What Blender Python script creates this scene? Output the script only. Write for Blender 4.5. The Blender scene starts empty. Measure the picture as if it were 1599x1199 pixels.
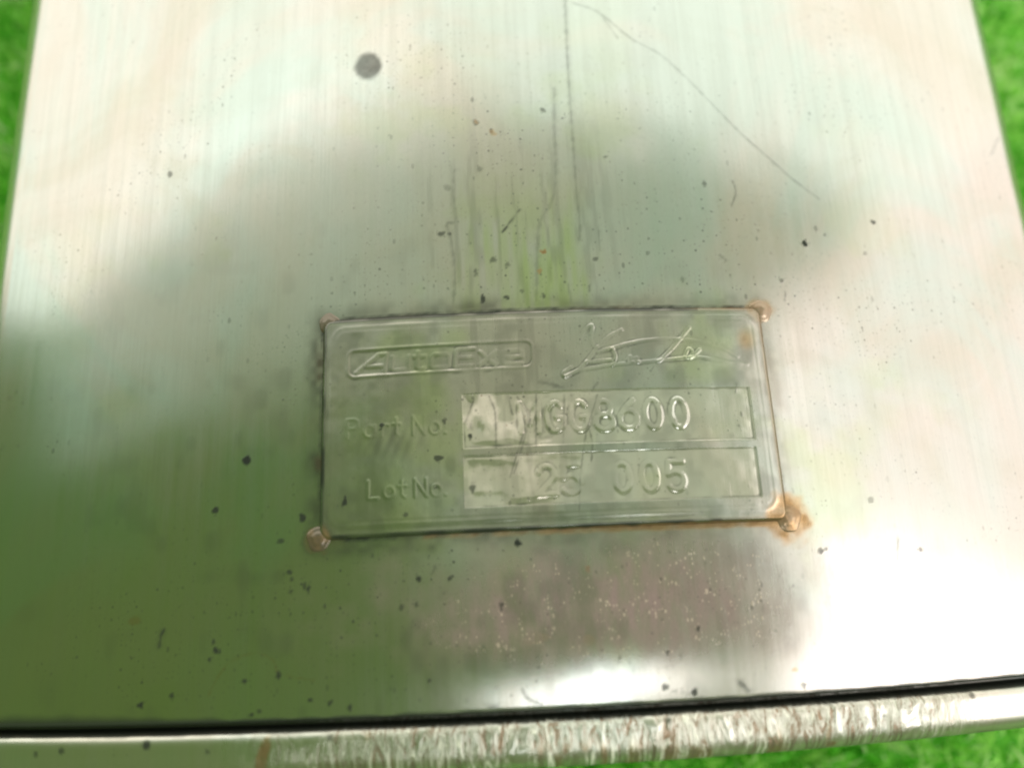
import bpy, math, random
import numpy as np
from mathutils import Matrix, Vector

random.seed(7)
rng = np.random.default_rng(7)
scene = bpy.context.scene
col = scene.collection
PI = math.pi

# ------------------------------------------------------------------ camera
cam_data = bpy.data.cameras.new('camera')
cam = bpy.data.objects.new('camera', cam_data)
col.objects.link(cam)
cam.location = (-0.016097, -0.012906, 0.165550)
cam.rotation_euler = (0.264944, -0.036688, -0.045038)
cam_data.sensor_width = 36.0
cam_data.lens = 18.0 / math.tan(math.radians(33.0))
cam_data.clip_start = 0.005
cam_data.clip_end = 200.0
cam_data.dof.use_dof = True
cam_data.dof.focus_distance = 0.176
cam_data.dof.aperture_fstop = 5.0
scene.camera = cam

# ------------------------------------------------------------------ world: dim green-grey shade under a canopy
world = bpy.data.worlds.new('World')
scene.world = world
world.use_nodes = True
bg = world.node_tree.nodes['Background']
bg.inputs['Color'].default_value = (0.128, 0.240, 0.050, 1)
bg.inputs['Strength'].default_value = 1.0

# ------------------------------------------------------------------ lamps: open bright sides round the bench, plus added overhead fill
def area(name, loc, target, sx, sy, radiance, color):
    l = bpy.data.lights.new(name, 'AREA')
    l.shape = 'RECTANGLE'; l.size = sx; l.size_y = sy
    l.energy = radiance * PI * sx * sy
    l.color = color
    o = bpy.data.objects.new(name, l); col.objects.link(o)
    o.location = loc
    o.rotation_euler = (Vector(target) - Vector(loc)).to_track_quat('-Z', 'Y').to_euler()
    return o
area('front_daylight', (-1.5, 3.2, 2.24), (-1.5, 0, 2.24), 15.0, 4.48, 1.75, (1.0, 0.955, 0.885))
area('side_daylight', (3.4, -0.1, 2.6), (0, -0.1, 2.6), 3.9, 5.2, 1.70, (1.0, 0.89, 0.86))
area('side_lamp', (3.0, -0.95, 2.45), (0.03, 0, 0), 1.95, 1.8, 4.2, (1.0, 0.99, 0.98))
area('rear_lamp', (0.50, -1.02, 3.0), (0.0, 0, 0), 1.25, 0.60, 4.2, (1.0, 0.99, 0.98))
area('ceiling_fill', (0.85, 1.0, 2.6), (0.85, 1.0, 0), 3.0, 1.7, 0.42, (1.0, 0.98, 0.90))  # added fill: gives the steel the grey tone of an unseen dim ceiling
area('ceiling_fill_left', (-2.75, 1.60, 2.6), (-2.75, 1.60, 0), 4.2, 1.4, 0.44, (0.92, 1.0, 0.95))  # second added fill, carries that unseen ceiling's tone to the left

scene.view_settings.view_transform = 'Standard'
scene.view_settings.look = 'None'
scene.view_settings.exposure = 0.08
scene.view_settings.gamma = 1.0
scene.render.engine = 'CYCLES'
scene.cycles.filter_width = 2.0

# ------------------------------------------------------------------ marks on the steel, millimetres on the top face
SIG= [[(7.12, 40.66), (8.67, 43.33), (10.43, 44.41), (10.04, 41.06), (11.3, 39.45), (13.75, 41.62), (16.97, 43.31)], [(11.3, 39.45), (8.8, 36.36), (6.54, 34.24), (3.75, 32.93), (3.35, 33.72), (5.08, 34.91)], [(3.75, 32.93), (5.92, 33.95), (10.49, 34.75), (15.09, 35.27), (19.39, 35.64), (24.97, 36.02), (29.68, 36.43), (33.78, 36.62), (37.51, 36.05), (45.07, 34.98)], [(11.37, 38.34), (15.41, 39.36), (20.44, 40.53), (27.01, 41.02), (33.26, 40.56), (39.44, 38.93), (43.05, 36.83)], [(24.63, 35.71), (28.39, 39.15), (32.48, 43.63)], [(14.61, 38.9), (15.08, 37.15), (14.31, 35.13)], [(17.6, 36.15), (18.44, 37.08), (18.81, 35.97), (19.8, 36.74), (20.17, 35.79)], [(30.82, 36.9), (31.79, 38.64), (32.65, 37.84), (31.73, 36.57), (33.25, 37.51), (34.3, 38.46)], [(8.62, 36.05), (10.6, 36.16), (13.96, 36.39)]]
WSCR= [[(-13.1, 29.12), (-11.95, 25.29), (-12.03, 17.85)], [(-7.04, 28.65), (-4.88, 24.11), (-6.88, 18.5), (-9.33, 11.31)], [(-2.87, 29.38), (-3.48, 17.93)], [(3.2, 28.72), (2.33, 18.14)], [(10.43, 28.49), (7.98, 21.88), (6.84, 17.98), (5.48, 10.71), (4.82, 4.0)], [(7.98, 21.88), (8.57, 17.92), (8.07, 14.04)], [(-18.48, 23.38), (-16.37, 28.6)], [(-8.99, 28.95), (-8.29, 25.13)], [(-4.47, 23.65), (-8.45, 12.12)]]
SPOTS= [(64.0, 65.38, 0.9, 1.04, 1), (83.76, 72.27, 0.75, 0.75, 0.8), (69.83, 68.04, 0.45, 0.6, 0.5), (67.53, 69.6, 0.45, 0.75, 0.4), (-65.99, 17.87, 1.19, 1.04, 1), (-72.51, 7.8, 0.6, 0.75, 0.9), (-70.66, -20.78, 0.75, 0.75, 0.9), (-71.31, -19.01, 0.45, 0.6, 0.7), (-71.93, -22.47, 0.45, 0.45, 0.8), (-64.42, -26.89, 0.6, 0.6, 0.8), (-57.44, -26.03, 0.6, 0.6, 0.8), (-86.43, -30.89, 0.75, 0.75, 0.9), (-79.74, -29.22, 0.6, 0.6, 0.8), (-51.04, -30.94, 0.45, 0.45, 0.8), (-47.17, -31.55, 0.6, 0.45, 0.8), (-43.06, -32.64, 0.6, 0.6, 0.8), (-62.95, -33.29, 0.6, 0.45, 0.8), (-61.4, -32.74, 0.45, 0.45, 0.7), (-53.22, 5.21, 0.9, 1.04, 0.9), (-57.48, 0.52, 0.75, 0.6, 0.7), (-55.79, -5.96, 0.6, 0.6, 0.8), (-51.66, -9.37, 0.45, 0.9, 0.8), (-55.2, -7.41, 0.6, 0.45, 0.6), (-55.4, -9.83, 0.45, 0.45, 0.6), (-28.79, -8.51, 0.6, 0.9, 0.9), (-8.47, -2.23, 0.75, 0.75, 1), (-22.51, -8.67, 0.45, 0.45, 0.8), (-12.29, -14.67, 0.45, 0.9, 0.8), (-29.51, -13.65, 0.45, 0.75, 0.6), (-32.51, -13.89, 0.45, 0.75, 0.6), (-27.17, -28.17, 0.45, 0.45, 0.7), (-88.83, 90.47, 0.75, 1.04, 0.6), (40.24, 80.23, 0.75, 0.75, 0.6), (56.65, 55.74, 0.6, 0.6, 0.5), (32.41, 55.49, 0.6, 0.6, 0.4), (25.8, -33.01, 0.75, 1.04, 0.9), (19.8, -31.49, 0.75, 0.6, 0.8), (20.81, -25.24, 0.45, 0.45, 0.8), (27.78, -21.02, 0.45, 0.45, 0.8), (80.65, -7.02, 0.6, 0.6, 0.6), (56.8, -6.5, 0.6, 0.6, 0.7), (58.08, -6.01, 0.45, 0.45, 0.5), (70.47, 4.27, 0.75, 0.75, 0.4), (-13.65, 96.71, 0.75, 0.9, 0.5), (2.47, 99.74, 0.6, 0.75, 0.6), (-22.83, 68.07, 1.04, 0.75, 0.7), (-20.63, 67.95, 0.6, 0.6, 0.7), (-15.06, 58.49, 0.45, 1.04, 0.6), (-11.04, 61.3, 0.75, 0.75, 0.6), (-13.56, 51.77, 0.75, 1.04, 0.9), (-8.38, 52.02, 0.6, 0.6, 0.8), (-4.72, 53.27, 0.45, 0.6, 0.5), (0.11, 51.88, 0.6, 0.6, 0.7), (-7.75, 59.91, 0.75, 0.75, 0.5), (12.52, 60.65, 0.6, 0.6, 0.6), (24.74, 62.15, 0.6, 0.6, 0.4), (-20.78, 79.88, 0.9, 0.9, 0.3), (-13.31, 84.2, 0.75, 0.9, 0.4), (79.83, 63.59, 0.6, 0.6, 0.35), (-44.1, 7.79, 0.75, 1.04, 0.9), (-24.35, 16.14, 1.04, 0.6, 0.8), (-36.34, 23.73, 0.6, 0.75, 0.9), (-17.41, 20.52, 0.6, 0.75, 0.9), (-17.35, 9.55, 0.9, 0.75, 0.7), (-31.28, 4.47, 0.6, 0.45, 0.6), (-22.81, 23.86, 0.45, 0.9, 0.7), (16.76, 86.97, 0.45, 0.45, 0.5), (39.56, -17.43, 0.45, 0.45, 0.5), (49.18, -33.18, 0.6, 0.6, 0.6), (10.94, -25.97, 0.45, 0.6, 0.4)]
LINES= [([(-82.22, -16.19), (-82.82, -17.7), (-82.96, -19.59)], 0.6, 0.9), ([(-26.15, -7.49), (-25.47, -6.24)], 0.37, 0.7), ([(47.59, 81.2), (48.05, 78.31), (46.44, 74.52)], 0.3, 0.55), ([(41.9, 61.84), (43.58, 60.26)], 0.37, 0.6), ([(57.22, 53.03), (56.71, 50.62)], 0.3, 0.5), ([(35.39, -31.75), (36.27, -32.28), (37.08, -33.3)], 0.75, 0.8), ([(75.5, -4.51), (74.45, -9.01)], 0.45, 0.5), ([(93.3, -14.78), (93.36, -16.71)], 0.37, 0.4), ([(-8.58, 67.89), (-4.34, 73.42)], 0.39, 0.95), ([(10.77, 54.86), (10.48, 52.85)], 0.37, 0.8), ([(-19.17, 84.48), (-19.62, 78.66), (-19.22, 71.27), (-21.3, 70.57), (-20.24, 65.69), (-19.72, 57.78), (-20.35, 50.11)], 0.45, 0.5), ([(5.59, 105.38), (4.97, 94.8), (4.66, 84.51), (3.56, 76.17), (0.41, 70.51), (-0.63, 64.91), (-1.67, 50.86)], 0.6, 0.42), ([(9.89, 131.37), (9.42, 116.29), (9.23, 103.57), (9.21, 91.29), (9.19, 79.4), (9.43, 69.52), (9.0, 65.49)], 0.52, 0.5), ([(11.78, 130.43), (18.1, 127.67), (25.66, 120.32), (32.64, 115.93), (38.6, 109.74), (45.89, 101.02), (51.71, 94.19), (57.63, 88.36), (63.58, 82.6), (69.7, 77.8)], 0.36, 0.42), ([(18.84, 126.74), (20.55, 123.55), (22.4, 120.22)], 0.45, 0.3), ([(130.75, 103.43), (126.89, 97.74)], 0.45, 0.4), ([(5.78, 54.5), (6.11, 50.64), (5.72, 49.11)], 0.45, 0.4), ([(13.74, 69.14), (13.58, 63.02)], 0.45, 0.35), ([(-2.13, 31.81), (3.12, 30.47)], 0.9, 0.5), ([(10.79, 31.39), (9.24, 29.41)], 0.45, 0.6), ([(-8.67, -30.77), (-7.62, -32.47), (-4.9, -33.54)], 0.37, 0.7), ([(-15.34, -33.76), (-13.7, -33.6)], 0.6, 0.7), ([(41.5, 28.36), (42.07, 30.57)], 0.3, 0.6), ([(21.03, -32.27), (27.42, -33.82)], 0.22, 0.4)]
RUSTL= [([(-71.95, -29.2), (-69.48, -25.01), (-66.9, -22.64), (-62.24, -21.58), (-58.86, -22.94), (-57.72, -25.42)], 0.37, 0.55), ([(-56.12, -26.08), (-50.21, -27.26)], 0.37, 0.5)]
RUSTS= [(0.57, 62.64, 0.75, 0.6, 0.9), (-0.56, 58.1, 0.6, 0.6, 0.6), (-9.78, 93.95, 0.9, 1.04, 0.45), (-13.65, 96.71, 0.6, 0.75, 0.4), (5.88, -8.02, 0.45, 0.75, 0.7), (47.42, -30.0, 1.04, 0.6, 0.5), (5.02, -22.02, 2.09, 1.34, 0.35), (-6.55, -21.48, 2.99, 1.19, 0.3), (-89.13, -14.26, 2.39, 1.19, 0.4)]

# ------------------------------------------------------------------ node helpers
def new_mat(name):
    m = bpy.data.materials.new(name); m.use_nodes = True
    nt = m.node_tree; nt.nodes.clear()
    return m, nt
class G:
    """small wrapper for building node trees"""
    def __init__(s, nt, dim='3D'): s.nt = nt; s.dim = dim
    def n(s, t, **kw):
        x = s.nt.nodes.new(t)
        for k, v in kw.items(): setattr(x, k, v)
        return x
    def put(s, node, key, val):
        if hasattr(val, 'is_output') or isinstance(val, bpy.types.NodeSocket): s.nt.links.new(val, node.inputs[key])
        else: node.inputs[key].default_value = val
    def math(s, op, a, b=0.0, c=None, clamp=False):
        x = s.n('ShaderNodeMath', operation=op, use_clamp=clamp)
        s.put(x, 0, a); s.put(x, 1, b)
        if c is not None: s.put(x, 2, c)
        return x.outputs[0]
    def ramp(s, v, a, b, lo=0.0, hi=1.0):
        x = s.n('ShaderNodeMapRange', interpolation_type='SMOOTHSTEP')
        s.put(x, 'Value', v); s.put(x, 'From Min', a); s.put(x, 'From Max', b); s.put(x, 'To Min', lo); s.put(x, 'To Max', hi)
        return x.outputs[0]
    def mapping(s, vec, scale):
        x = s.n('ShaderNodeMapping'); s.put(x, 'Vector', vec); x.inputs['Scale'].default_value = scale
        return x.outputs[0]
    def noise(s, vec, scale, detail=4.0, rough=0.55, dist=0.0):
        x = s.n('ShaderNodeTexNoise', noise_dimensions=s.dim); s.put(x, 'Vector', vec); s.put(x, 'Scale', scale)
        s.put(x, 'Detail', detail); s.put(x, 'Roughness', rough); s.put(x, 'Distortion', dist)
        return x.outputs['Fac']
    def mix(s, f, a, b, blend='MIX'):
        x = s.n('ShaderNodeMix', data_type='RGBA', blend_type=blend)
        s.put(x, 'Factor', f); s.put(x, 6, a); s.put(x, 7, b)
        return x.outputs[2]
    def attr(s, name):
        return s.n('ShaderNodeAttribute', attribute_name=name).outputs['Fac']
    def coord(s):
        return s.n('ShaderNodeTexCoord').outputs['Object']
    def voro(s, vec, scale, rnd=1.0):
        x = s.n('ShaderNodeTexVoronoi', voronoi_dimensions=s.dim); s.put(x, 'Vector', vec); s.put(x, 'Scale', scale); s.put(x, 'Randomness', rnd)
        return x.outputs['Distance'], x.outputs['Color']

def specks(g, vec, scale, keep, size):
    """sparse little dots: only cells whose random value passes 'keep'"""
    d, c = g.voro(vec, scale)
    sep = g.n('ShaderNodeSeparateColor'); g.nt.links.new(c, sep.inputs[0])
    pick = g.ramp(sep.outputs[0], keep, keep + 0.02)
    rad = g.math('MULTIPLY', sep.outputs[1], size)
    dot = g.ramp(g.math('SUBTRACT', d, rad), 0.06, 0.0)
    return g.math('MULTIPLY', dot, pick), sep.outputs[2]

def steel(name, dull=0.05, base=(0.53, 0.515, 0.515), rough=0.215, streak=0.8, aniso=0.35, speck=1.0, bump=1.0, galled=False, polished=False):
    m, nt = new_mat(name); g = G(nt, '2D')
    co = g.n('ShaderNodeAttribute', attribute_name='sheet').outputs['Vector']
    out = g.n('ShaderNodeOutputMaterial')
    p = g.n('ShaderNodeBsdfPrincipled')
    grime_shade = g.attr('grime_shade'); rust = g.attr('rust'); dust_reflection = g.attr('dust_reflection'); film = g.attr('film')
    # brush lines run along the can (Y)
    br = g.noise(g.mapping(co, (1.0, 0.012, 1.0)), 2600.0, 3.0, 0.6)
    br2 = g.noise(g.mapping(co, (1.0, 0.03, 1.0)), 420.0, 4.0, 0.6)
    cloud = g.noise(co, 26.0, 5.0, 0.6, 0.6)
    fine = g.noise(co, 900.0, 3.0, 0.6)
    # base colour: steel, a little uneven, with a thin tarnish film
    c = g.mix(g.ramp(cloud, 0.35, 0.7), (*base, 1), (base[0]*0.93, base[1]*0.90, base[2]*0.84, 1))
    c = g.mix(g.math('MULTIPLY', g.ramp(br, 0.40, 0.70), 0.12), c, (base[0]*0.55, base[1]*0.55, base[2]*0.53, 1))
    hue = g.noise(g.mapping(co, (1.0, 0.8, 1.0)), 16.0, 4.0, 0.6, 0.5)
    c = g.mix(g.ramp(hue, 0.32, 0.56, 0.75, 0.0), c, (base[0]*0.84, base[1]*0.99, base[2]*0.98, 1))
    c = g.mix(g.ramp(hue, 0.45, 0.72, 0.0, 0.6), c, (base[0]*1.03, base[1]*0.91, base[2]*0.87, 1))
    c = g.mix(g.math('MULTIPLY', g.ramp(br2, 0.35, 0.75), 0.14 * streak), c, (base[0]*0.62, base[1]*0.62, base[2]*0.60, 1))
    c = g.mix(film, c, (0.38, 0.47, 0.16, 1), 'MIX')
    c = g.mix(g.ramp(rust, 0.0, 0.9), c, (0.46, 0.29, 0.15, 1))
    # small dirt flecks
    s1, r1 = specks(g, co, 380.0, 0.62, 0.10)
    s2, r2 = specks(g, co, 900.0, 0.60, 0.18)
    s3, r3 = specks(g, g.mapping(co, (1.0, 0.55, 1.0)), 210.0, 0.82, 0.06)
    patch = g.math('ADD', g.ramp(g.noise(co, 30.0, 4.0, 0.65), 0.47, 0.68, 0.06, 0.42), g.math('MULTIPLY', g.attr('wear'), 0.5))
    sp = g.math('MULTIPLY', g.math('MAXIMUM', g.math('MAXIMUM', s1, g.math('MULTIPLY', s2, 0.55)), s3), patch)
    sp = g.math('MULTIPLY', sp, 0.85 * speck)
    dirt_shade = g.math('MAXIMUM', sp, grime_shade, clamp=True)
    # pale pinkish dust grains on a matt film that also carries painted reflections
    d1, q1 = specks(g, g.mapping(co, (1.0, 0.7, 1.0)), 1500.0, 0.55, 0.34)
    d2, q2 = specks(g, g.mapping(co, (1.0, 0.6, 1.0)), 620.0, 0.74, 0.20)
    grains = g.math('MULTIPLY', g.math('MULTIPLY', g.math('MAXIMUM', d1, d2), g.ramp(dust_reflection, 0.15, 0.75)), g.ramp(g.noise(co, 210.0, 4.0, 0.7), 0.42, 0.66))
    dust_reflection_n = g.math('MULTIPLY', dust_reflection, g.ramp(g.noise(g.mapping(co, (1, 0.35, 1)), 300.0, 4.0, 0.65), 0.3, 0.7, 0.6, 1.0))
    metal_rough = g.math('ADD', rough, g.math('MULTIPLY', g.math('SUBTRACT', br2, 0.5), 0.12 * streak))
    metal_rough = g.math('ADD', metal_rough, g.math('MULTIPLY', g.math('SUBTRACT', cloud, 0.5), 0.10))
    if galled:
        gal = g.noise(g.mapping(co, (1.0, 0.30, 1.0)), 650.0, 6.0, 0.78, 0.9)
        gal2 = g.noise(g.mapping(co, (1.0, 0.45, 1.0)), 170.0, 3.0, 0.6, 0.5)
        zone = g.attr('gall')
        gz = g.math('MULTIPLY', zone, g.ramp(gal2, 0.30, 0.55))
        c = g.mix(g.math('MULTIPLY', gz, g.ramp(gal, 0.50, 0.58)), c, (0.24, 0.165, 0.115, 1))
        c = g.mix(g.math('MULTIPLY', gz, g.ramp(gal, 0.44, 0.36)), c, (0.80, 0.78, 0.74, 1))
    if galled: flake = g.math('MULTIPLY', gz, g.ramp(gal, 0.47, 0.36))
    g.put(p, 'Base Color', c)
    g.put(p, 'Metallic', 1.0)
    g.put(p, 'Roughness', metal_rough)
    g.put(p, 'Anisotropic', aniso)
    tan = g.n('ShaderNodeTangent', direction_type='RADIAL', axis='Y')
    # brush grain along Y, so the blur spreads across it
    nt.links.new(tan.outputs[0], p.inputs['Tangent'])
    # relief
    h = g.math('ADD', g.math('MULTIPLY', br, 0.55), g.math('MULTIPLY', fine, 0.25))
    h = g.math('ADD', h, g.math('MULTIPLY', dirt_shade, 1.5))
    h = g.math('ADD', h, g.math('MULTIPLY', grains, 1.2))
    if galled: h = g.math('ADD', h, g.math('MULTIPLY', g.math('MULTIPLY', gz, gal), 34.0))
    b = g.n('ShaderNodeBump'); g.put(b, 'Height', h); g.put(b, 'Strength', 0.35 * bump); g.put(b, 'Distance', 0.00002 if not galled else 0.00004)
    nt.links.new(b.outputs[0], p.inputs['Normal'])
    # dirt, rust and painted shade: one matt shader
    q = g.n('ShaderNodeBsdfPrincipled')
    rc = g.mix(g.noise(co, 700.0, 3.0), (0.10, 0.055, 0.026, 1), (0.26, 0.15, 0.075, 1))
    dc = g.mix(g.ramp(rust, 0.15, 0.40), (0.022, 0.026, 0.022, 1), rc)
    g.put(q, 'Base Color', dc); g.put(q, 'Roughness', 0.75); g.put(q, 'Specular IOR Level', 0.2)
    w = g.n('ShaderNodeBsdfPrincipled')
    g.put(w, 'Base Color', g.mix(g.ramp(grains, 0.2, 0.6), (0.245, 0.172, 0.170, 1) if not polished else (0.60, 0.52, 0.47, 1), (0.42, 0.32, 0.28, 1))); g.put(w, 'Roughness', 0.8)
    mx0 = g.n('ShaderNodeMixShader')
    df = g.math('ADD', g.math('MULTIPLY', dust_reflection_n, 0.95), g.math('MULTIPLY', grains, 0.16), clamp=True)
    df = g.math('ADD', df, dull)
    if galled:
        df = g.math('ADD', df, g.math('MULTIPLY', flake, 0.6), clamp=True)
        g.put(w, 'Base Color', g.mix(flake, (0.30, 0.25, 0.21, 1), (0.82, 0.78, 0.72, 1)))
    nt.links.new(df, mx0.inputs[0]); nt.links.new(p.outputs[0], mx0.inputs[1]); nt.links.new(w.outputs[0], mx0.inputs[2])
    mx = g.n('ShaderNodeMixShader')
    rustn = g.math('MULTIPLY', rust, g.ramp(g.noise(co, 260.0, 5.0, 0.7), 0.25, 0.65, 0.45, 1.0))
    rustn = g.math('MULTIPLY', g.ramp(rustn, 0.25, 0.95), 0.6)
    nt.links.new(g.math('MAXIMUM', dirt_shade, rustn, clamp=True), mx.inputs[0])
    nt.links.new(mx0.outputs[0], mx.inputs[1]); nt.links.new(q.outputs[0], mx.inputs[2])
    nt.links.new(mx.outputs[0], out.inputs['Surface'])
    return m

M_shell = steel('brushed_stainless_steel')
M_plate = steel('stamped_plate_steel', dull=0.15, base=(0.47, 0.46, 0.445), rough=0.25, streak=0.6, speck=0.8, aniso=0.2)
M_panel = steel('polished_number_panel_steel', dull=0.26, base=(0.56, 0.53, 0.51), rough=0.13, streak=0.8, speck=0.8, aniso=0.1, bump=1.3, polished=True)
M_rim = steel('scuffed_rim_steel', dull=0.12, base=(0.58, 0.58, 0.56), rough=0.30, streak=0.8, speck=0.6, aniso=0.0, galled=True)

# ------------------------------------------------------------------ mesh helpers
def empty(name, loc=(0, 0, 0)):
    o = bpy.data.objects.new(name, None); col.objects.link(o); o.location = loc; return o
def mesh_obj(name, V, F, mat, parent=None, attrs=None, normals=None):
    """V (n,3) array, F (m,4) array of quads (or list of polygons) -> one smooth mesh object"""
    me = bpy.data.meshes.new(name)
    V = np.asarray(V, np.float32)
    if isinstance(F, np.ndarray):
        k = F.shape[1]
        me.vertices.add(len(V)); me.vertices.foreach_set('co', V.ravel())
        me.loops.add(F.size); me.loops.foreach_set('vertex_index', F.ravel().astype(np.int32))
        me.polygons.add(len(F)); me.polygons.foreach_set('loop_start', np.arange(0, F.size, k, dtype=np.int32))
        me.update(calc_edges=True)
    else:
        me.from_pydata([tuple(v) for v in V], [], F); me.update()
    me.polygons.foreach_set('use_smooth', np.ones(len(me.polygons), bool))
    for an, av in (attrs or {}).items():
        av = np.asarray(av, np.float32)
        if av.ndim == 2: a = me.attributes.new(an, 'FLOAT_VECTOR', 'POINT'); a.data.foreach_set('vector', av.ravel())
        else: a = me.attributes.new(an, 'FLOAT', 'POINT'); a.data.foreach_set('value', av)
    me.materials.append(mat)
    if normals is not None: me.normals_split_custom_set_from_vertices(normals.tolist())
    o = bpy.data.objects.new(name, me); col.objects.link(o)
    if parent: o.parent = parent
    return o
def grid_faces(nr, nc, wrap=False):
    i = np.arange(nr - 1)[:, None]; j = np.arange(nc if wrap else nc - 1)[None, :]
    j2 = (j + 1) % nc
    return np.stack([i*nc + j, i*nc + j2, (i+1)*nc + j2, (i+1)*nc + j], -1).reshape(-1, 4)

def smooth_line(pts, k=6):
    P = np.array(pts, float)
    if len(P) < 3: return P
    Q = np.vstack([2*P[0]-P[1], P, 2*P[-1]-P[-2]]); out = []
    for i in range(1, len(Q)-2):
        for t in np.linspace(0, 1, k, endpoint=False):
            a, b, c, d = Q[i-1], Q[i], Q[i+1], Q[i+2]
            out.append(0.5*((2*b) + (c-a)*t + (2*a-5*b+4*c-d)*t*t + (3*b-a-3*c+d)*t**3))
    out.append(P[-1]); return np.array(out)
def line_dist(X, Y, pts):
    """distance of points to a polyline, and the position 0..1 along it"""
    D = np.full(X.shape, 1e9)
    for a, b in zip(pts[:-1], pts[1:]):
        d = b - a; L = d @ d + 1e-12
        t = np.clip(((X-a[0])*d[0] + (Y-a[1])*d[1]) / L, 0, 1)
        D = np.minimum(D, np.hypot(X-a[0]-t*d[0], Y-a[1]-t*d[1]))
    return D
def wobble(X, Y, f, ph=0.0):
    return (np.sin(X*f+ph)+np.sin(Y*f*1.17+1.3*ph+2)+np.sin((X+Y)*f*0.73+ph*2)+np.sin((X-1.4*Y)*f*1.61+ph))/4
def vnoise(X, Y, cell, seed=0):
    """smooth random surface, about -1..1, with lumps 'cell' millimetres across"""
    r = np.random.default_rng(seed); T = r.uniform(-1, 1, (97, 97))
    u, v = X/cell+200.3, Y/cell+200.7
    i, j = np.floor(u).astype(int), np.floor(v).astype(int); fu, fv = u-i, v-j
    fu = fu*fu*fu*(fu*(fu*6-15)+10); fv = fv*fv*fv*(fv*(fv*6-15)+10)
    t = lambda p, q: T[p % 97, q % 97]
    return (t(i, j)*(1-fu)+t(i+1, j)*fu)*(1-fv)+(t(i, j+1)*(1-fu)+t(i+1, j+1)*fu)*fv
def local(X, Y, x0, x1, y0, y1):
    return np.where((X > x0) & (X < x1) & (Y > y0) & (Y < y1))[0]
def sstep(v, a, b):
    t = np.clip((v-a)/(b-a), 0, 1); return t*t*(3-2*t)
def paint_spots(A, X, Y, spots, grow=1.0, mode='max'):
    for (x, y, rx, ry, s) in spots:
        r = max(rx, ry)*2.2+0.5
        i = local(X, Y, x-r, x+r, y-r, y+r)
        if len(i) == 0: continue
        u, v = (X[i]-x)/(rx*grow), (Y[i]-y)/(ry*grow)
        d = np.hypot(u, v)*(1.12+0.55*vnoise(X[i], Y[i], max(rx, .4)*0.9, int(abs(x*7+y*13)) % 50))
        A[i] = np.maximum(A[i], s*sstep(-d, -1.25, -0.7))
def paint_lines(A, X, Y, lines, taper=True):
    for (pts, w, s) in lines:
        P = smooth_line(pts)
        i = local(X, Y, P[:, 0].min()-2, P[:, 0].max()+2, P[:, 1].min()-2, P[:, 1].max()+2)
        if len(i) == 0: continue
        d = line_dist(X[i], Y[i], P)
        long_ = len(pts) > 5
        ww = w*(1.25 if long_ else 1.0)*(0.75+0.5*wobble(X[i], Y[i], 2.3, x0_phase(pts)))
        brk = 0.72+0.4*wobble(X[i], Y[i], 1.1, x0_phase(pts)+1)
        A[i] = np.maximum(A[i], s*(0.8 if long_ else 1.0)*np.clip(brk, 0.2, 1)*(0.62*sstep(-d, -ww, -ww*0.2)+0.38*sstep(-d, -ww*2.6, 0)))
def x0_phase(pts): return (pts[0][0]*0.37) % 6.0

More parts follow.
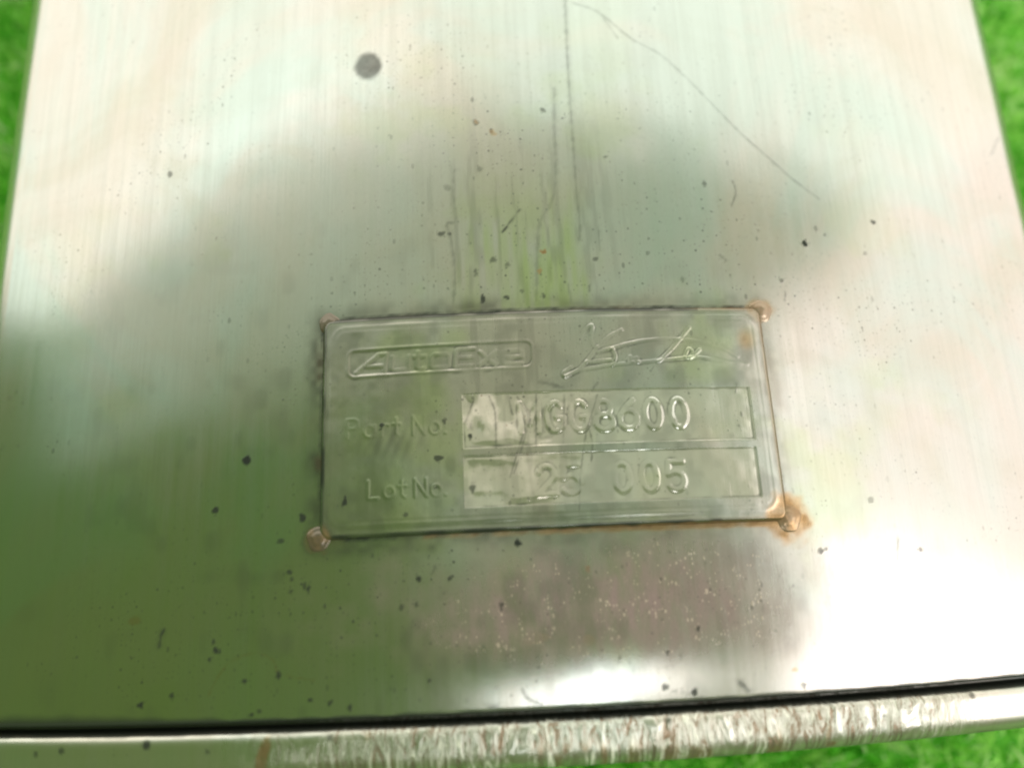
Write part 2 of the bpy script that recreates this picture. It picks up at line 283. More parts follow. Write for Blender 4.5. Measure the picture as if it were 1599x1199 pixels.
def all_marks(X, Y):
    """grime / rust / dust with painted reflection / film at points (millimetres)"""
    grime_shade = np.zeros(X.shape); rust = grime_shade.copy(); dust_reflection = grime_shade.copy(); film = grime_shade.copy()
    paint_spots(grime_shade, X, Y, SPOTS)
    paint_lines(grime_shade, X, Y, LINES)
    # broad soft round blot
    i = local(X, Y, -48, -31, 104, 123)
    d = np.hypot((X[i]+39.6)/3.5, (Y[i]-114.2)/4.0)*(1+0.07*wobble(X[i], Y[i], 1.2))
    grime_shade[i] = np.maximum(grime_shade[i], (0.72+0.05*vnoise(X[i], Y[i], 0.9, 1))*sstep(-d, -1.14, -0.72))
    paint_lines(rust, X, Y, RUSTL); paint_spots(rust, X, Y, RUSTS)
    grime_shade = np.maximum(grime_shade, 0)
    # dirt caught along the plate's edge, rust round the welds
    ex = np.abs(X-0.25)-49.9; ey = np.abs(Y-24.4)-24.4
    d = np.where((ex > 0) & (ey > 0), np.hypot(np.maximum(ex, 0), np.maximum(ey, 0)), np.maximum(ex, ey))
    near = (d > -0.4) & (d < 7)
    w1 = 0.75+0.35*wobble(X, Y, 0.45, 1)+0.25*wobble(X, Y, 1.9, 3)
    topbot = np.where(np.abs(ey) < 5, 1.0, 0.75)
    edge = near*np.clip(w1, 0.25, 1.1)*topbot*sstep(-d, -1.0, -0.15)
    grime_shade = np.maximum(grime_shade, 0.88*edge*np.where((X > 30) & (np.abs(ey) > 2), 0.55, 1.0))
    halo = near*sstep(-d, -6.0, -0.2)*np.clip(0.75+0.4*vnoise(X, Y, 5, 41), 0, 1)
    rust = np.maximum(rust, 0.22*halo)
    grime_shade = np.maximum(grime_shade, 0.85*halo**1.5*(0.45+0.55*sstep(-X, -30, 20))*np.clip(0.75+0.4*vnoise(X, Y, 1.6, 42), 0, 1))
    for (x, y, r, s, gs) in ((50.1, 48.2, 4.6, 0.55, 0.1), (50.2, 0.6, 7.0, 0.95, 0.05), (-49.7, 0.4, 4.8, 0.35, 0.6), (-48.3, 48.2, 3.4, 0.12, 0.1)):
        q = np.hypot(X-x, Y-y)*(1+0.18*wobble(X, Y, 0.9, x))
        ring = sstep(-q, -r, -r*0.45)
        lump = 0.75+0.3*vnoise(X, Y, 1.7, 7)
        rust = np.maximum(rust, s*ring*np.clip(lump, 0, 1))
        grime_shade = np.maximum(grime_shade, gs*ring*np.clip(lump, 0, 1))
    # rusty run along the lower edge of the plate towards the right
    b = sstep(-np.abs(Y+0.3), -1.3, -0.2)*((X > -28) & (X < 51))*(0.35+0.55*sstep(X, -20, 45))
    rust = np.maximum(rust, b*np.clip(0.75+0.4*wobble(X, Y, 0.8, 4), 0, 1))
    q = np.hypot((X-45.5)/3.0, (Y-40.8)/3.6)
    rust = np.maximum(rust, 0.55*sstep(-q, -1.25, 0.0))
    # dusty patch below the plate, with a mauve-brown reflection painted into it
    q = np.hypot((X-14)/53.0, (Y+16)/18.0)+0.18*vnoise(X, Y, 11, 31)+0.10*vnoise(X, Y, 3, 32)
    dust_reflection = np.maximum(dust_reflection, sstep(-q, -1.25, -0.05)*sstep(-Y, -2, 2)*sstep(Y, -31, -24))
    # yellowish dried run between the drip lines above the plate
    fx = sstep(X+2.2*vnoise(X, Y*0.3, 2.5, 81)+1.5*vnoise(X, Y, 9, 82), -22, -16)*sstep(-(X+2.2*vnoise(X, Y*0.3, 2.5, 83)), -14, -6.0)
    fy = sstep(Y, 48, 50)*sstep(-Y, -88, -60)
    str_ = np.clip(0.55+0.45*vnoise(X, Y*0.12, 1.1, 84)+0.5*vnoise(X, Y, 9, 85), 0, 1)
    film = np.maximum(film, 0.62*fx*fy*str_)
    sk = sstep(vnoise(X+0.03*Y, Y*0.045, 1.4, 95)+0.5*vnoise(X, Y*0.15, 0.7, 96), 0.15, 0.9)
    grime_shade = np.maximum(grime_shade, 0.20*sk*sstep(X, -34, -18)*sstep(-X, -26, -8)*sstep(-Y, -112, -70)*sstep(Y, -8, 6))
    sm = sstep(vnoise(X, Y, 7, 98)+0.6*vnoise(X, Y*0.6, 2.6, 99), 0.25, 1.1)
    grime_shade = np.maximum(grime_shade, 0.26*sm*np.clip(np.exp(-(((X+30)/75)**2+((Y-5)/55)**2)), 0, 1))
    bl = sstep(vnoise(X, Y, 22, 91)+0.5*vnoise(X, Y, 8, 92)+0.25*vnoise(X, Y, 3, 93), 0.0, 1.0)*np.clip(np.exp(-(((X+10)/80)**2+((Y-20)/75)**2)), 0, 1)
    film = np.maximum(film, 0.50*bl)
    wear = np.clip(np.exp(-(((X-5)/48)**2+((Y-45)/55)**2))+0.6*np.exp(-(((X+35)/60)**2+((Y+18)/20)**2)), 0, 1)
    return dict(wear=wear, grime_shade=np.clip(grime_shade, 0, 1), rust=np.clip(rust, 0, 1), dust_reflection=np.clip(dust_reflection, 0, 1), film=np.clip(film, 0, 1))

# ------------------------------------------------------------------ the can's section (metres)
R1, X1, RC, HGT = 0.4007, 0.1308, 0.014, 0.110
def section(step_top, step_bottom=0.004):
    """closed loop of the oval section: points and outward normals, apex of the top face at z = 0"""
    t1 = math.asin(X1/R1)
    n = int(2*R1*t1/step_top)
    pts, nor = [], []
    for t in np.linspace(-t1, t1, n): pts.append((R1*math.sin(t), R1*math.cos(t)-R1)); nor.append((math.sin(t), math.cos(t)))
    cx, cz = (R1-RC)*math.sin(t1), (R1-RC)*math.cos(t1)-R1
    for t in np.linspace(t1, PI/2, 30)[1:]: pts.append((cx+RC*math.sin(t), cz+RC*math.cos(t))); nor.append((math.sin(t), math.cos(t)))
    for k in range(1, 8): pts.append((cx+RC, cz+(-HGT-2*cz)*k/8)); nor.append((1, 0))
    cb = -HGT-cz
    for t in np.linspace(PI/2, t1, 16): pts.append((cx+RC*math.sin(t), cb-RC*math.cos(t))); nor.append((math.sin(t), -math.cos(t)))
    for t in np.linspace(t1, -t1, int(2*R1*t1/step_bottom))[1:-1]: pts.append((R1*math.sin(t), -HGT+R1-R1*math.cos(t))); nor.append((math.sin(t), -math.cos(t)))
    for t in np.linspace(t1, PI/2, 16): pts.append((-cx-RC*math.sin(t), cb-RC*math.cos(t))); nor.append((-math.sin(t), -math.cos(t)))
    for k in range(7, 0, -1): pts.append((-cx-RC, cz+(-HGT-2*cz)*k/8)); nor.append((-1, 0))
    for t in np.linspace(PI/2, t1, 30)[:-1]: pts.append((-cx-RC*math.sin(t), cz+RC*math.cos(t))); nor.append((-math.sin(t), math.cos(t)))
    return np.array(pts), np.array(nor)
def sheet(P, rows, y):
    """flat coordinate of the rolled sheet: arc length round the section, and y"""
    d = np.r_[0, np.cumsum(np.hypot(*np.diff(P, axis=0).T))]
    k = np.argmin(np.abs(P[:, 0])+10*np.abs(P[:, 1])); d = d-d[k]
    s = np.tile(d, rows); return np.stack([s, y, s*0], 1)
def top_z(x): return np.sqrt(R1*R1-x*x)-R1
def warp(x, y):
    """slow unevenness of the rolled sheet (metres)"""
    X, Y = x*1e3, y*1e3
    q = np.exp(-((X/62)**2+((Y-24)/40)**2))
    return 1e-3*(0.16*vnoise(X, Y, 38, 21)+0.03*vnoise(X, Y, 13, 22)-0.10*q)

muffler = empty('muffler', (0, 0, -HGT))
muffler['label'] = 'stainless steel exhaust muffler with stamped name plate lying on artificial turf'
muffler['category'] = 'muffler'
LEN = 0.36
def put(o):                 # children are modelled in world space; the empty sits at the base
    o.parent = muffler; o.matrix_parent_inverse = Matrix.Translation((0, 0, HGT))

# shell ------------------------------------------------------------
SP, SN = section(0.00034)
ys, offs = [], []
for o in (-0.0042, -0.0034, -0.0026, -0.0020, -0.00150): ys.append(-0.03480); offs.append(o)
for a in np.linspace(0, PI/2, 7): ys.append(-0.03480+0.0005*(1-math.cos(a))-0.00012*0); offs.append(-0.00125+0.0005*math.sin(a))
def roll(y):
    d = max(0.0, -0.0215-y); return -5.0*d*d if d < 0.0128 else -5.0*0.0128**2
for y in np.concatenate([np.arange(-0.03415, 0.168, 0.00034), np.linspace(0.170, LEN-0.0145, 30)]): ys.append(y); offs.append(roll(y))
ys.append(LEN-0.0125); offs.append(-0.0042)
ys = np.array(ys); offs = np.array(offs)
nr, nc = len(ys), len(SP)
Y2 = np.repeat(ys, nc); X0 = np.tile(SP[:, 0], nr); Z0 = np.tile(SP[:, 1], nr); NX = np.tile(SN[:, 0], nr); NZ = np.tile(SN[:, 1], nr)
O2 = np.repeat(offs, nc)+np.where(NZ > 0.5, warp(X0, Y2), 0)
V = np.stack([X0+NX*O2, Y2, Z0+NZ*O2], 1)
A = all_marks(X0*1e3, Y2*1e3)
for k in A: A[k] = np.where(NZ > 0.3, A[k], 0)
# dark of the seam groove painted in, its shading wider towards the left
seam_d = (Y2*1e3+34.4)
A['grime_shade'] = np.maximum(A['grime_shade'], 0.9*sstep(-seam_d, -np.clip(0.55+0.5*wobble(X0*1e3, X0*0, 0.6, 1)+2.2*sstep(-X0*1e3, 55, 110), 0.25, 3.0), 0.1)*(NZ > 0.3)*(Y2 < 0))
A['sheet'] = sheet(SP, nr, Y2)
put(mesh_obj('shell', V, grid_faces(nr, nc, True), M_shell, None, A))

# folded rims and end caps ----------------------------------------
RP, RN = section(0.0005)
def rim(mirror):
    prof = [(-0.0349, -0.0046), (-0.0359, -0.0046), (-0.0362, -0.0034), (-0.0365, -0.0021), (-0.0371, -0.0012), (-0.0384, -0.0008), (-0.0405, -0.00085), (-0.0425, -0.0010),
            (-0.0441, -0.0017), (-0.0453, -0.0030), (-0.0458, -0.0048), (-0.0455, -0.0066), (-0.0446, -0.0080), (-0.0430, -0.0086), (-0.0395, -0.0087), (-0.0365, -0.0088)]
    P = smooth_line(prof, 5)
    n, c = len(P), len(RP)
    y = np.repeat(P[:, 0], c); o = np.repeat(P[:, 1], c)
    x0 = np.tile(RP[:, 0], n)
    o = o+np.where(np.tile(RN[:, 1], n) > .5, 1e-3*0.10*wobble(x0*1e3, y*1e3, 0.12, 1), 0)
    V = np.stack([x0+np.tile(RN[:, 0], n)*o, y, np.tile(RP[:, 1], n)+np.tile(RN[:, 1], n)*o], 1)
    X, Y = x0*1e3, y*1e3
    gr = np.zeros(len(V)); ru = gr.copy(); ga = gr.copy(); du = gr.copy()
    top = np.tile(RN[:, 1], n) > 0.5
    if not mirror:
        gr = np.maximum(gr, 0.9*sstep(Y, -37.3-0.5*vnoise(X, Y*0, 2.5, 2), -36.3))
        ga = sstep(X, -78, -24)*sstep(-X, -100, -60)
        low = sstep(-Y, 41.5, 44.8)
        ru = np.maximum(ru, 0.75*sstep(-Y, 38.5, 44.8)*sstep(vnoise(X, Y*0.35, 1.8, 5)+0.6*vnoise(X, Y, 6, 6), 0.1, 0.9)*sstep(X, -60, -35)*sstep(-X, -85, -55))
        for (x, yy, rx, ry, s) in ((-60.5, -41.2, 1.5, 4.4, 0.75), (53.2, -42.6, 0.6, 2.6, 0.5), (54.0, -44.6, 1.5, 0.7, 0.8), (-39.5, -38.2, 0.8, 1.2, 0.35)):
            q = np.hypot((X-x-0.25*(Y-yy))/rx, (Y-yy)/ry)*(1+0.2*wobble(X, Y, 1.5, x))
            ru = np.maximum(ru, s*sstep(-q, -1.15, -0.6))
        for (x, yy, r, s) in ((-85.0, -38.5, 0.9, 0.9), (-104, -39.4, 0.7, 0.7), (-110, -40, 0.6, 0.6), (-72, -40, 0.5, 0.6), (88, -37.6, 0.8, 0.7), (-47, -38, 0.6, 0.6), (20, -37.8, 0.7, 0.6), (66, -40, 0.4, 0.5)):
            q = np.hypot(X-x, Y-yy); gr = np.maximum(gr, s*sstep(-q, -r*1.3, -r*0.6))
        gr = np.maximum(gr, 0.45*sstep(-Y, 44.0, 45.6)*np.clip(0.5+0.7*wobble(X, Y, 0.4, 3), 0, 1))
        du = 0.35*sstep(-Y, 41, 45)
    ga *= top; ru *= top; gr *= top
    if mirror: V[:, 1] = LEN-0.0475-V[:, 1]-0.0
    F = grid_faces(n, c, True)
    if mirror: F = F[:, ::-1].copy()
    put(mesh_obj('seam_rim', V, F, M_rim, None, dict(grime_shade=gr, rust=ru, dust_reflection=du, film=gr*0, gall=ga, sheet=sheet(RP, n, y+V[:, 2]*0.0-o*0.7))))
    # the pressed end plate, set back inside the rim
    ring = section(0.006)
    Vs, rows = [], 0
    for (ins, yy) in ((0.0080, -0.0362), (0.0092, -0.0372), (0.0105, -0.0368), (0.020, -0.0366)):
        a = ring[0]-ring[1]*min(ins, 0.0125)
        if ins > 0.0125: a = a*np.array([0.92, 0.86])+np.array([0, -HGT/2*0.14])
        Vs.append(np.stack([a[:, 0], np.full(len(a), yy), a[:, 1]], 1))
    for s, yy in ((0.7, -0.0372), (0.4, -0.0378), (0.1, -0.0380)):
        b = Vs[3].copy(); b[:, 0] *= s; b[:, 2] = (b[:, 2]+HGT/2)*s-HGT/2; b[:, 1] = yy; Vs.append(b)
    m = len(ring[0]); k = len(Vs)
    VV = np.vstack(Vs+[np.array([[0, -0.0380, -HGT/2]])])
    if mirror: VV[:, 1] = LEN-0.0475-VV[:, 1]
    FF = [list(f) for f in grid_faces(k, m, True)]+[[(k-1)*m+j, (k-1)*m+(j+1) % m, k*m] for j in range(m)]
    if mirror: FF = [f[::-1] for f in FF]
    z = np.zeros(len(VV))
    put(mesh_obj('end_cap', VV, FF, M_rim, None, dict(grime_shade=z, rust=z, dust_reflection=z+0.2, film=z, gall=z, sheet=np.stack([VV[:, 0], VV[:, 2], z], 1))))
rim(False); rim(True)

# ------------------------------------------------------------------ glyph strokes in a unit box
def arc(cx, cy, rx, ry, a0, a1, n=14):
    return [(cx+rx*math.cos(math.radians(a)), cy+ry*math.sin(math.radians(a))) for a in np.linspace(a0, a1, n)]
GL = {
 'M': [[(0, 0), (0, 1), (.5, .3), (1, 1), (1, 0)]],
 'G': [arc(.5, .5, .5, .5, 45, 320)+[(1, .45), (.6, .45)]],
 '8': [arc(.5, .74, .38, .26, 0, 360, 20), arc(.5, .25, .5, .27, 0, 360, 20)],
 '6': [[(.82, 1), (.35, .72)]+arc(.5, .32, .5, .32, 150, 510, 22)],
 '0': [arc(.5, .5, .44, .5, 0, 360, 26)],
 '2': [arc(.5, .70, .46, .30, 165, -25, 12)+[(.0, .0), (1, .0)]],
 '5': [[(.95, 1), (.15, 1), (.08, .55)]+arc(.48, .32, .5, .32, 125, -150, 16)],
 'P': [[(0, 0), (0, 1), (.6, 1), (.9, .88), (.9, .62), (.6, .5), (0, .5)]],
 'a': [arc(.45, .3, .42, .32, 0, 360, 14), [(.9, .62), (.9, 0)]],
 'r': [[(.1, 0), (.1, .62)], [(.1, .4), (.45, .62), (.8, .6)]],
 't': [[(.4, .95), (.4, .15), (.7, 0)], [(.05, .64), (.8, .64)]],
 'N': [[(0, 0), (0, 1), (.9, 0), (.9, 1)]],
 'o': [arc(.45, .31, .45, .32, 0, 360, 16)],
 'L': [[(0, 1), (0, 0), (.85, 0)]],
 '.': [[(.2, .03), (.3, .03)]],
}
LOGO = {
 'A': [[(-.45, 0), (.62, 1), (1, 1), (1, 0)], [(.1, .32), (1, .32)]],
 'U': [[(0, .78), (0, .12), (.15, 0), (1, 0), (1, .78)]],
 'T': [[(.3, 1), (.3, .1), (.5, 0), (.9, 0)], [(0, .72), (.9, .72)]],
 'O': [[(.15, 0), (.85, 0), (1, .12), (1, .66), (.85, .78), (.15, .78), (0, .66), (0, .12), (.15, 0)]],
 'E': [[(1, 1), (.1, 1), (0, .9), (0, .0), (1, 0)], [(0, .5), (.9, .5)]],
 'X': [[(0, .78), (1, 0)], [(0, 0), (1, .78)]],
 'e': [[(.05, .4), (1, .4), (1, .66), (.85, .78), (.15, .78), (0, .66), (0, .12), (.15, 0), (1, 0)]],
}

# ------------------------------------------------------------------ name plate: one height field, cut into the plate and its stamped fields
PX0, PX1, PY0, PY1 = -49.65, 50.15, 0.0, 48.8
ST = 0.19
gx = np.linspace(PX0, PX1, int((PX1-PX0)/ST)+1); gy = np.linspace(PY0, PY1, int((PY1-PY0)/ST)+1)
GXX, GYY = np.meshgrid(gx, gy); X = GXX.ravel(); Y = GYY.ravel()
def rrect(X, Y, cx, cy, hx, hy, r):
    qx = np.abs(X-cx)-hx+r; qy = np.abs(Y-cy)-hy+r
    return np.hypot(np.maximum(qx, 0), np.maximum(qy, 0))+np.minimum(np.maximum(qx, qy), 0)-r
cx, cy = (PX0+PX1)/2, (PY0+PY1)/2
H = np.full(X.shape, 0.62)
dp = rrect(X, Y, cx, cy, (PX1-PX0)/2, (PY1-PY0)/2, 2.2)
H += 0.10*vnoise(X, Y, 16, 3)+0.035*vnoise(X, Y, 5, 4)+0.008*vnoise(X, Y, 1.5, 5)
db = rrect(X, Y, cx, cy+0.15, 47.5, 21.75, 3.0)
H += (0.085+0.03*vnoise(X, Y, 9, 8))*np.exp(-(db/0.6)**2)+0.10*sstep(-db, 0, 1.2)
H -= 0.55*sstep(dp, -0.9, 0.0)
W1 = (12.9, 23.75, 31.85, 5.95); W2 = (12.7, 10.75, 31.8, 5.5)
for (wx, wy, hx, hy) in (W1, W2):
    d = rrect(X, Y, wx, wy, hx, hy, 0.25)
    H -= 0.09*sstep(-d, -0.1, 0.30)
    ins = sstep(-d, 0, 2)
    H += ins*(sstep(-X, -16, 4)*(0.20*vnoise(X, Y, 5.5, 11)+0.07*vnoise(X, Y, 2.2, 12))+sstep(-X, -34, -22)*(0.08*vnoise(X, Y*0.7, 9.0, 13)+0.020*vnoise(X, Y, 1.6, 14)))
# logo box: rounded bar, slightly skewed
dl = rrect(X, Y-0.012*(X+23.5), -23.5, 38.15, 20.3, 3.05, 1.6)
H += (0.055+0.025*vnoise(X, Y, 5, 9))*np.exp(-(dl/0.36)**2)-0.05*sstep(-dl, 0, 0.6)
def stamp(strokes, x0, y0, w, h, half, hgt, shear=0.0, smooth=False, low=0.28):
    i = local(X, Y, x0-0.7*w-2, x0+w*1.4+2, y0-2, y0+h+2)
    D = np.full(len(i), 1e9)
    for s in strokes:
        P = np.array([(x0+a*w+shear*b*h, y0+b*h) for a, b in s], float)
        if smooth: P = smooth_line(P)
        D = np.minimum(D, line_dist(X[i], Y[i], P))
    H[i] += hgt*np.clip(0.7+0.6*vnoise(X[i], Y[i], 2.6, 71), low, 1.1)*sstep(-D, -half*1.6, -half*0.2)
for ch, x, w in zip('AUTOEXe', (-40.0, -34.2, -29.4, -25.6, -20.2, -15.0, -9.9), (4.3, 3.7, 2.6, 3.9, 3.9, 3.6, 4.2)):
    stamp(LOGO[ch], x, 36.05+0.012*(x+23), w, 3.9, 0.48, 0.088*(0.75+0.4*math.sin(x)**2), 0.10, low=0.65)
for ch, c in zip('MGG8600', (-4.6, 1.0, 6.2, 11.6, 16.9, 22.3, 28.0)): stamp(GL[ch], c-1.9, 20.9, 3.8, 6.3, 0.56, 0.14, low=0.75)
for ch, c in zip('25005', (-1.7, 3.5, 14.4, 20.3, 26.0)): stamp(GL[ch], c-1.9, 7.4, 3.8, 6.0, 0.56, 0.115, low=0.7)
for ch, x, w in zip('PartNo.', (-43.8, -40.2, -36.6, -34.0, -29.6, -26.0, -23.0), (2.6, 2.6, 2.2, 2.0, 2.7, 2.4, 1.2)): stamp(GL[ch], x, 21.4, w, 4.0, 0.32, 0.05)
for ch, x, w in zip('LotNo.', (-39.2, -35.9, -32.9, -29.3, -25.9, -23.2), (2.4, 2.4, 2.0, 2.6, 2.2, 1.0)): stamp(GL[ch], x, 8.2, w, 3.7, 0.32, 0.085)
for s in SIG:
    P = smooth_line(s); i = local(X, Y, 0, 48, 30, 47)
    H[i] += 0.095*np.clip(0.75+0.5*vnoise(X[i], Y[i], 4, 72), 0.45, 1.1)*sstep(-line_dist(X[i], Y[i], P), -0.62, -0.15)
# the plate follows the can below it; its edge runs down into the sheet
base = top_z(X*1e-3)+warp(X*1e-3, Y*1e-3)
H[dp > -1e-6] = -0.25
PZ = base+H*1e-3
# clip the grid to the rounded outline by sliding outside points onto it
out_ = dp > 0
if out_.any():
    ccx = np.where(X > cx, PX1-2.2, PX0+2.2); ccy = np.where(Y > cy, PY1-2.2, PY0+2.2)
    dx, dy = X-ccx, Y-ccy; L = np.hypot(dx, dy)+1e-9
    X = np.where(out_, ccx+dx/L*2.2, X); Y = np.where(out_, ccy+dy/L*2.2, Y)
    PZ[out_] = (top_z(X*1e-3)+warp(X*1e-3, Y*1e-3))[out_]-0.00025
PV = np.stack([X*1e-3, Y*1e-3, PZ], 1)
nrp, ncp = GXX.shape
PF = grid_faces(nrp, ncp)
# drop faces collapsed in the corners
fd = dp[PF].min(1); PF = PF[fd < 0]
# smooth normals of the whole field, shared by all cut pieces
a, b, c, d = (PV[PF[:, k]] for k in range(4))
fn = np.cross(c-a, d-b); VN = np.zeros_like(PV)
for k in range(4): np.add.at(VN, PF[:, k], fn)
VN /= np.linalg.norm(VN, axis=1)[:, None]+1e-20
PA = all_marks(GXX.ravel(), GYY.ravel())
PA['sheet'] = np.stack([GXX.ravel()*1e-3, GYY.ravel()*1e-3, X*0], 1)
for (pts, w, s) in [(p, 0.42, 0.62) for p in WSCR]: paint_lines(PA['grime_shade'], X, Y, [(pts, w, s)])
# dirt in the plate's low corners and along the border bead
PA['grime_shade'] = np.maximum(PA['grime_shade'], 0.35*np.exp(-((db-0.9)/0.5)**2)*np.clip(0.3+0.9*wobble(X, Y, 0.5, 2), 0, 1))
PA['grime_shade'] = np.maximum(PA['grime_shade'], 0.5*np.exp(-((dl-0.55)/0.3)**2)*np.clip(-0.15+1.2*wobble(X, Y, 1.1, 4), 0, 1))
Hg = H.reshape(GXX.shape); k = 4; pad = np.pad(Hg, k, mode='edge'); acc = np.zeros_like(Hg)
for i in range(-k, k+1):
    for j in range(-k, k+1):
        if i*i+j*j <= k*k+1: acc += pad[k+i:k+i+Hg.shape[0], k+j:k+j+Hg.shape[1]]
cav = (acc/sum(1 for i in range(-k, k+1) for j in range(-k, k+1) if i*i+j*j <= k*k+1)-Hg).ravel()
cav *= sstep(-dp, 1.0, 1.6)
PA['grime_shade'] = np.maximum(PA['grime_shade'], 0.62*sstep(cav, 0.006, 0.035)*np.clip(0.65+0.6*vnoise(X, Y, 2.2, 52), 0.1, 1))
m1 = np.exp(-((X+34)/7)**2-((Y-20.5)/5)**2)*np.clip(0.45+0.8*wobble(X*1.6, Y*0.5, 1.1, 5), 0, 1)
PA['grime_shade'] = np.maximum(PA['grime_shade'], 0.5*m1)
PA['grime_shade'] = np.maximum(PA['grime_shade'], 0.90*sstep(dp, -1.45, -0.75)*np.clip(0.85+0.4*vnoise(X, Y, 4, 51), 0.45, 1)*np.where(X > 35, 0.6, 1.0))  # dark shadow line painted along the plate's bevelled edge
PA['rust'] = np.maximum(PA['rust'], 0.35*sstep(dp, -2.2, -0.4)*sstep(X, 10, 48))
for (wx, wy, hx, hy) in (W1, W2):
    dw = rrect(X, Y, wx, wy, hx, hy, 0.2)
    PA['dust_reflection'] = np.maximum(PA['dust_reflection'], (dw < 0)*sstep(-X, -14, 12)*sstep(Y, wy-hy-1, wy-1)*sstep(vnoise(X, Y, 4.0, 61)+0.6*vnoise(X, Y, 1.7, 62), -0.35, 0.55)*(1.0 if wy > 20 else 0.55))  # bright reflection on the panels' left, painted as a pale matt patch
veil = sstep(vnoise(X, Y, 6, 53)+0.6*vnoise(X, Y, 2, 54), -0.2, 1.0)
PA['grime_shade'] = np.maximum(PA['grime_shade'], 0.24*veil)
PA['film'] = np.maximum(PA['film'], 0.45*np.exp(-((X+36)/9)**2-((Y-9)/8)**2))
fcx = GXX.ravel()[PF].mean(1); fcy = GYY.ravel()[PF].mean(1)
def inbox(x0, x1, y0, y1): return (fcx > x0) & (fcx < x1) & (fcy > y0) & (fcy < y1)
regions = [
 ('number_panel', inbox(W1[0]-W1[2], W1[0]+W1[2], W1[1]-W1[3], W1[1]+W1[3]), M_panel, 'polished upper panel stamped MGG8600'),
 ('number_panel', inbox(W2[0]-W2[2], W2[0]+W2[2], W2[1]-W2[3], W2[1]+W2[3]), M_panel, 'polished lower panel stamped 25 005'),
 ('logo_badge', inbox(-44.4, -2.6, 34.4, 42.0), M_plate, 'raised lettering in a rounded box'),
 ('signature_mark', inbox(2.2, 46.2, 31.6, 45.4), M_plate, 'raised handwritten signature with a swoosh'),
 ('caption_lettering', inbox(-44.6, -21.6, 20.6, 26.2), M_plate, 'raised caption reading Part No.'),
 ('caption_lettering', inbox(-40.2, -21.6, 7.4, 12.7), M_plate, 'raised caption reading Lot No.'),
]
rest = np.ones(len(PF), bool)
for r in regions: rest &= ~r[1]
def cut(name, mask, mat, parent):
    f = PF[mask]; used = np.unique(f); remap = np.zeros(len(PV), np.int64); remap[used] = np.arange(len(used))
    o = mesh_obj(name, PV[used], remap[f], mat, None, {k: v[used] for k, v in PA.items()}, VN[used])
    return o
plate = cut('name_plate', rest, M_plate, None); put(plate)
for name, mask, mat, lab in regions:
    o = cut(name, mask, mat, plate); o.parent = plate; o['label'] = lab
# spot welds at the plate's corners
for (x, y, r) in ((-48.2, 48.0, 2.0), (50.3, 48.0, 2.3), (50.2, 0.7, 2.5), (-49.7, 0.5, 2.2)):
    n, k = 40, 14
    V, zc = [], float(top_z(x*1e-3)+warp(x*1e-3, y*1e-3))
    for i in range(k+1):
        q = i/k*1.25
        for j in range(n):
            a = 2*PI*j/n
            rr = r*q*(1+0.05*math.sin(3*a+x)+0.04*math.sin(5*a))
            px, py = x+rr*math.cos(a), y+rr*math.sin(a)
            hh = 0.40*(1-sstep(q, 0.25, 1.25))-0.05*math.exp(-((q-0.75)/0.12)**2)-0.20*float(sstep(q, 1.05, 1.25))
            V.append((px*1e-3, py*1e-3, float(top_z(px*1e-3)+warp(px*1e-3, py*1e-3))+hh*1e-3+0.00012))
    V = np.array(V); at = all_marks(V[:, 0]*1e3, V[:, 1]*1e3); at['dust_reflection'] = np.full(len(V), 0.25); at['grime_shade'] = np.maximum(at['grime_shade'], 0.35 if x > 0 else 0.68); at['rust'] = np.maximum(at['rust'], 0.45 if x > 0 else 0.25); at['sheet'] = np.stack([V[:, 0], V[:, 1], V[:, 2]*0], 1)
    o = mesh_obj('spot_weld', V, grid_faces(k+1, n, True), M_plate, None, at); o.parent = plate

# ------------------------------------------------------------------ artificial turf
m, nt = new_mat('turf_blade'); g = G(nt)
out = g.n('ShaderNodeOutputMaterial'); p = g.n('ShaderNodeBsdfPrincipled')
t = g.attr('tint')
c = g.mix(g.ramp(t, 0.0, 0.6), (0.16, 0.66, 0.05, 1), (0.56, 0.92, 0.25, 1))
c = g.mix(g.ramp(t, 0.5, 1.0), c, (0.85, 0.97, 0.62, 1))
g.put(p, 'Base Color', c); g.put(p, 'Roughness', 0.38)
tr = g.n('ShaderNodeBsdfTranslucent'); nt.links.new(c, tr.inputs['Color'])
mx = g.n('ShaderNodeMixShader'); mx.inputs[0].default_value = 0.42
nt.links.new(p.outputs[0], mx.inputs[1]); nt.links.new(tr.outputs[0], mx.inputs[2]); nt.links.new(mx.outputs[0], out.inputs['Surface'])
M_blade = m
m, nt = new_mat('turf_backing'); g = G(nt)
out = g.n('ShaderNodeOutputMaterial'); p = g.n('ShaderNodeBsdfPrincipled'); co = g.coord()
c = g.mix(g.ramp(g.noise(co, 320.0, 5.0, 0.7), 0.35, 0.7), (0.10, 0.50, 0.035, 1), (0.24, 0.72, 0.07, 1))
g.put(p, 'Base Color', c); g.put(p, 'Roughness', 0.8)
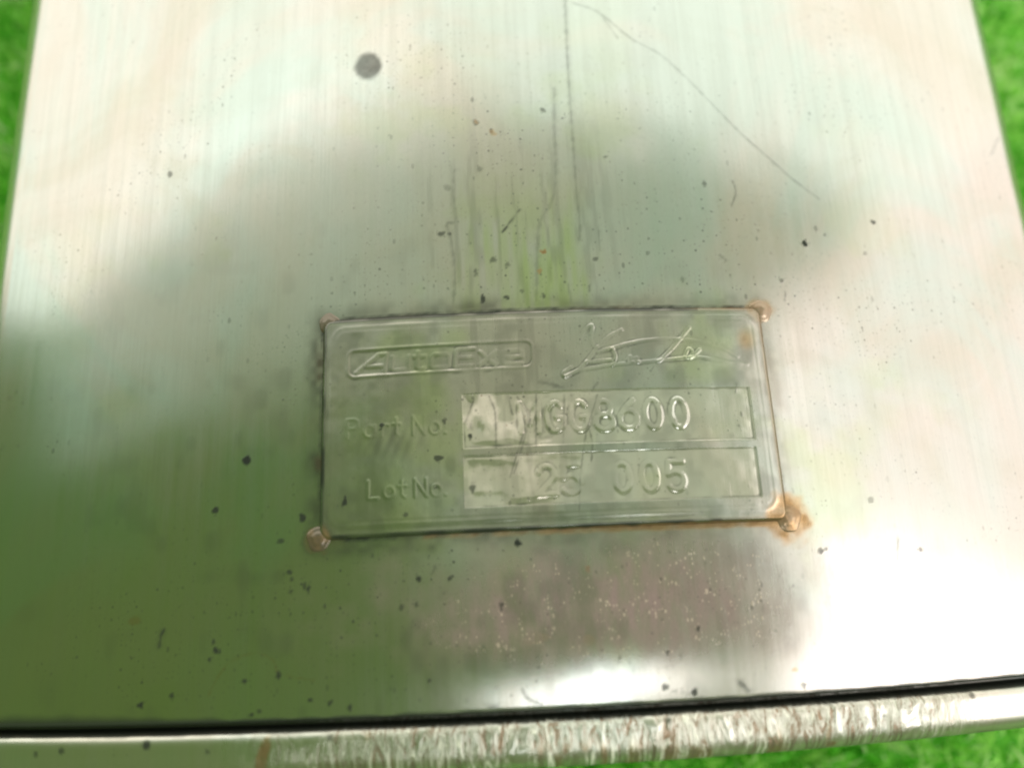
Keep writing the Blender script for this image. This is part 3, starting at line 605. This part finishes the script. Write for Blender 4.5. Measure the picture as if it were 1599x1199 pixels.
b = g.n('ShaderNodeBump'); g.put(b, 'Height', g.noise(co, 420.0, 4.0, 0.7)); g.put(b, 'Strength', 0.8); g.put(b, 'Distance', 0.004)
nt.links.new(b.outputs[0], p.inputs['Normal']); nt.links.new(p.outputs[0], out.inputs['Surface'])
GZ = -HGT+0.0006
o = mesh_obj('ground', np.array([(-4, -4, GZ), (4, -4, GZ), (4, 4, GZ), (-4, 4, GZ)]), np.array([[0, 1, 2, 3]]), m)
o['kind'] = 'structure'; o['label'] = 'green backing mat of the artificial turf'
N = 230000
bx = rng.uniform(-0.55, 0.55, N); by = rng.uniform(-0.42, 0.62, N)
keep = ~((np.abs(bx) < 0.128) & (by > -0.044) & (by < LEN-0.004))
bx, by = bx[keep], by[keep]; N = len(bx)
hgt = rng.uniform(0.006, 0.0125, N); wid = rng.uniform(0.0005, 0.0010, N)
ang = rng.uniform(0, 2*PI, N); lean = rng.uniform(0.15, 0.95, N); la = rng.uniform(0, 2*PI, N)
lx, ly = np.cos(la)*lean, np.sin(la)*lean
wx, wy = np.cos(ang)*wid, np.sin(ang)*wid
Vb = np.zeros((N, 5, 3))
for k, (f, w_, b_) in enumerate(((0, 1, 0), (0, -1, 0), (0.55, 0.9, 0.35), (0.55, -0.9, 0.35), (0.95, 0, 1.0))):
    Vb[:, k, 0] = bx+wx*w_+lx*b_*hgt; Vb[:, k, 1] = by+wy*w_+ly*b_*hgt; Vb[:, k, 2] = GZ-0.0004+hgt*f*(1-0.25*lean*b_)
i0 = np.arange(N)[:, None]*5
T = np.concatenate([i0+np.array([[0, 1, 3]]), i0+np.array([[0, 3, 2]]), i0+np.array([[2, 3, 4]])], 0)
clump = np.clip(0.5+0.35*vnoise(bx*1e3, by*1e3, 9, 1)+rng.normal(0, 0.25, N), 0, 1)
o = mesh_obj('artificial_turf', Vb.reshape(-1, 3), T, M_blade, None, dict(tint=np.repeat(clump, 5)))
o['kind'] = 'stuff'; o['label'] = 'bright green short artificial turf blades around the muffler'; o['category'] = 'turf'
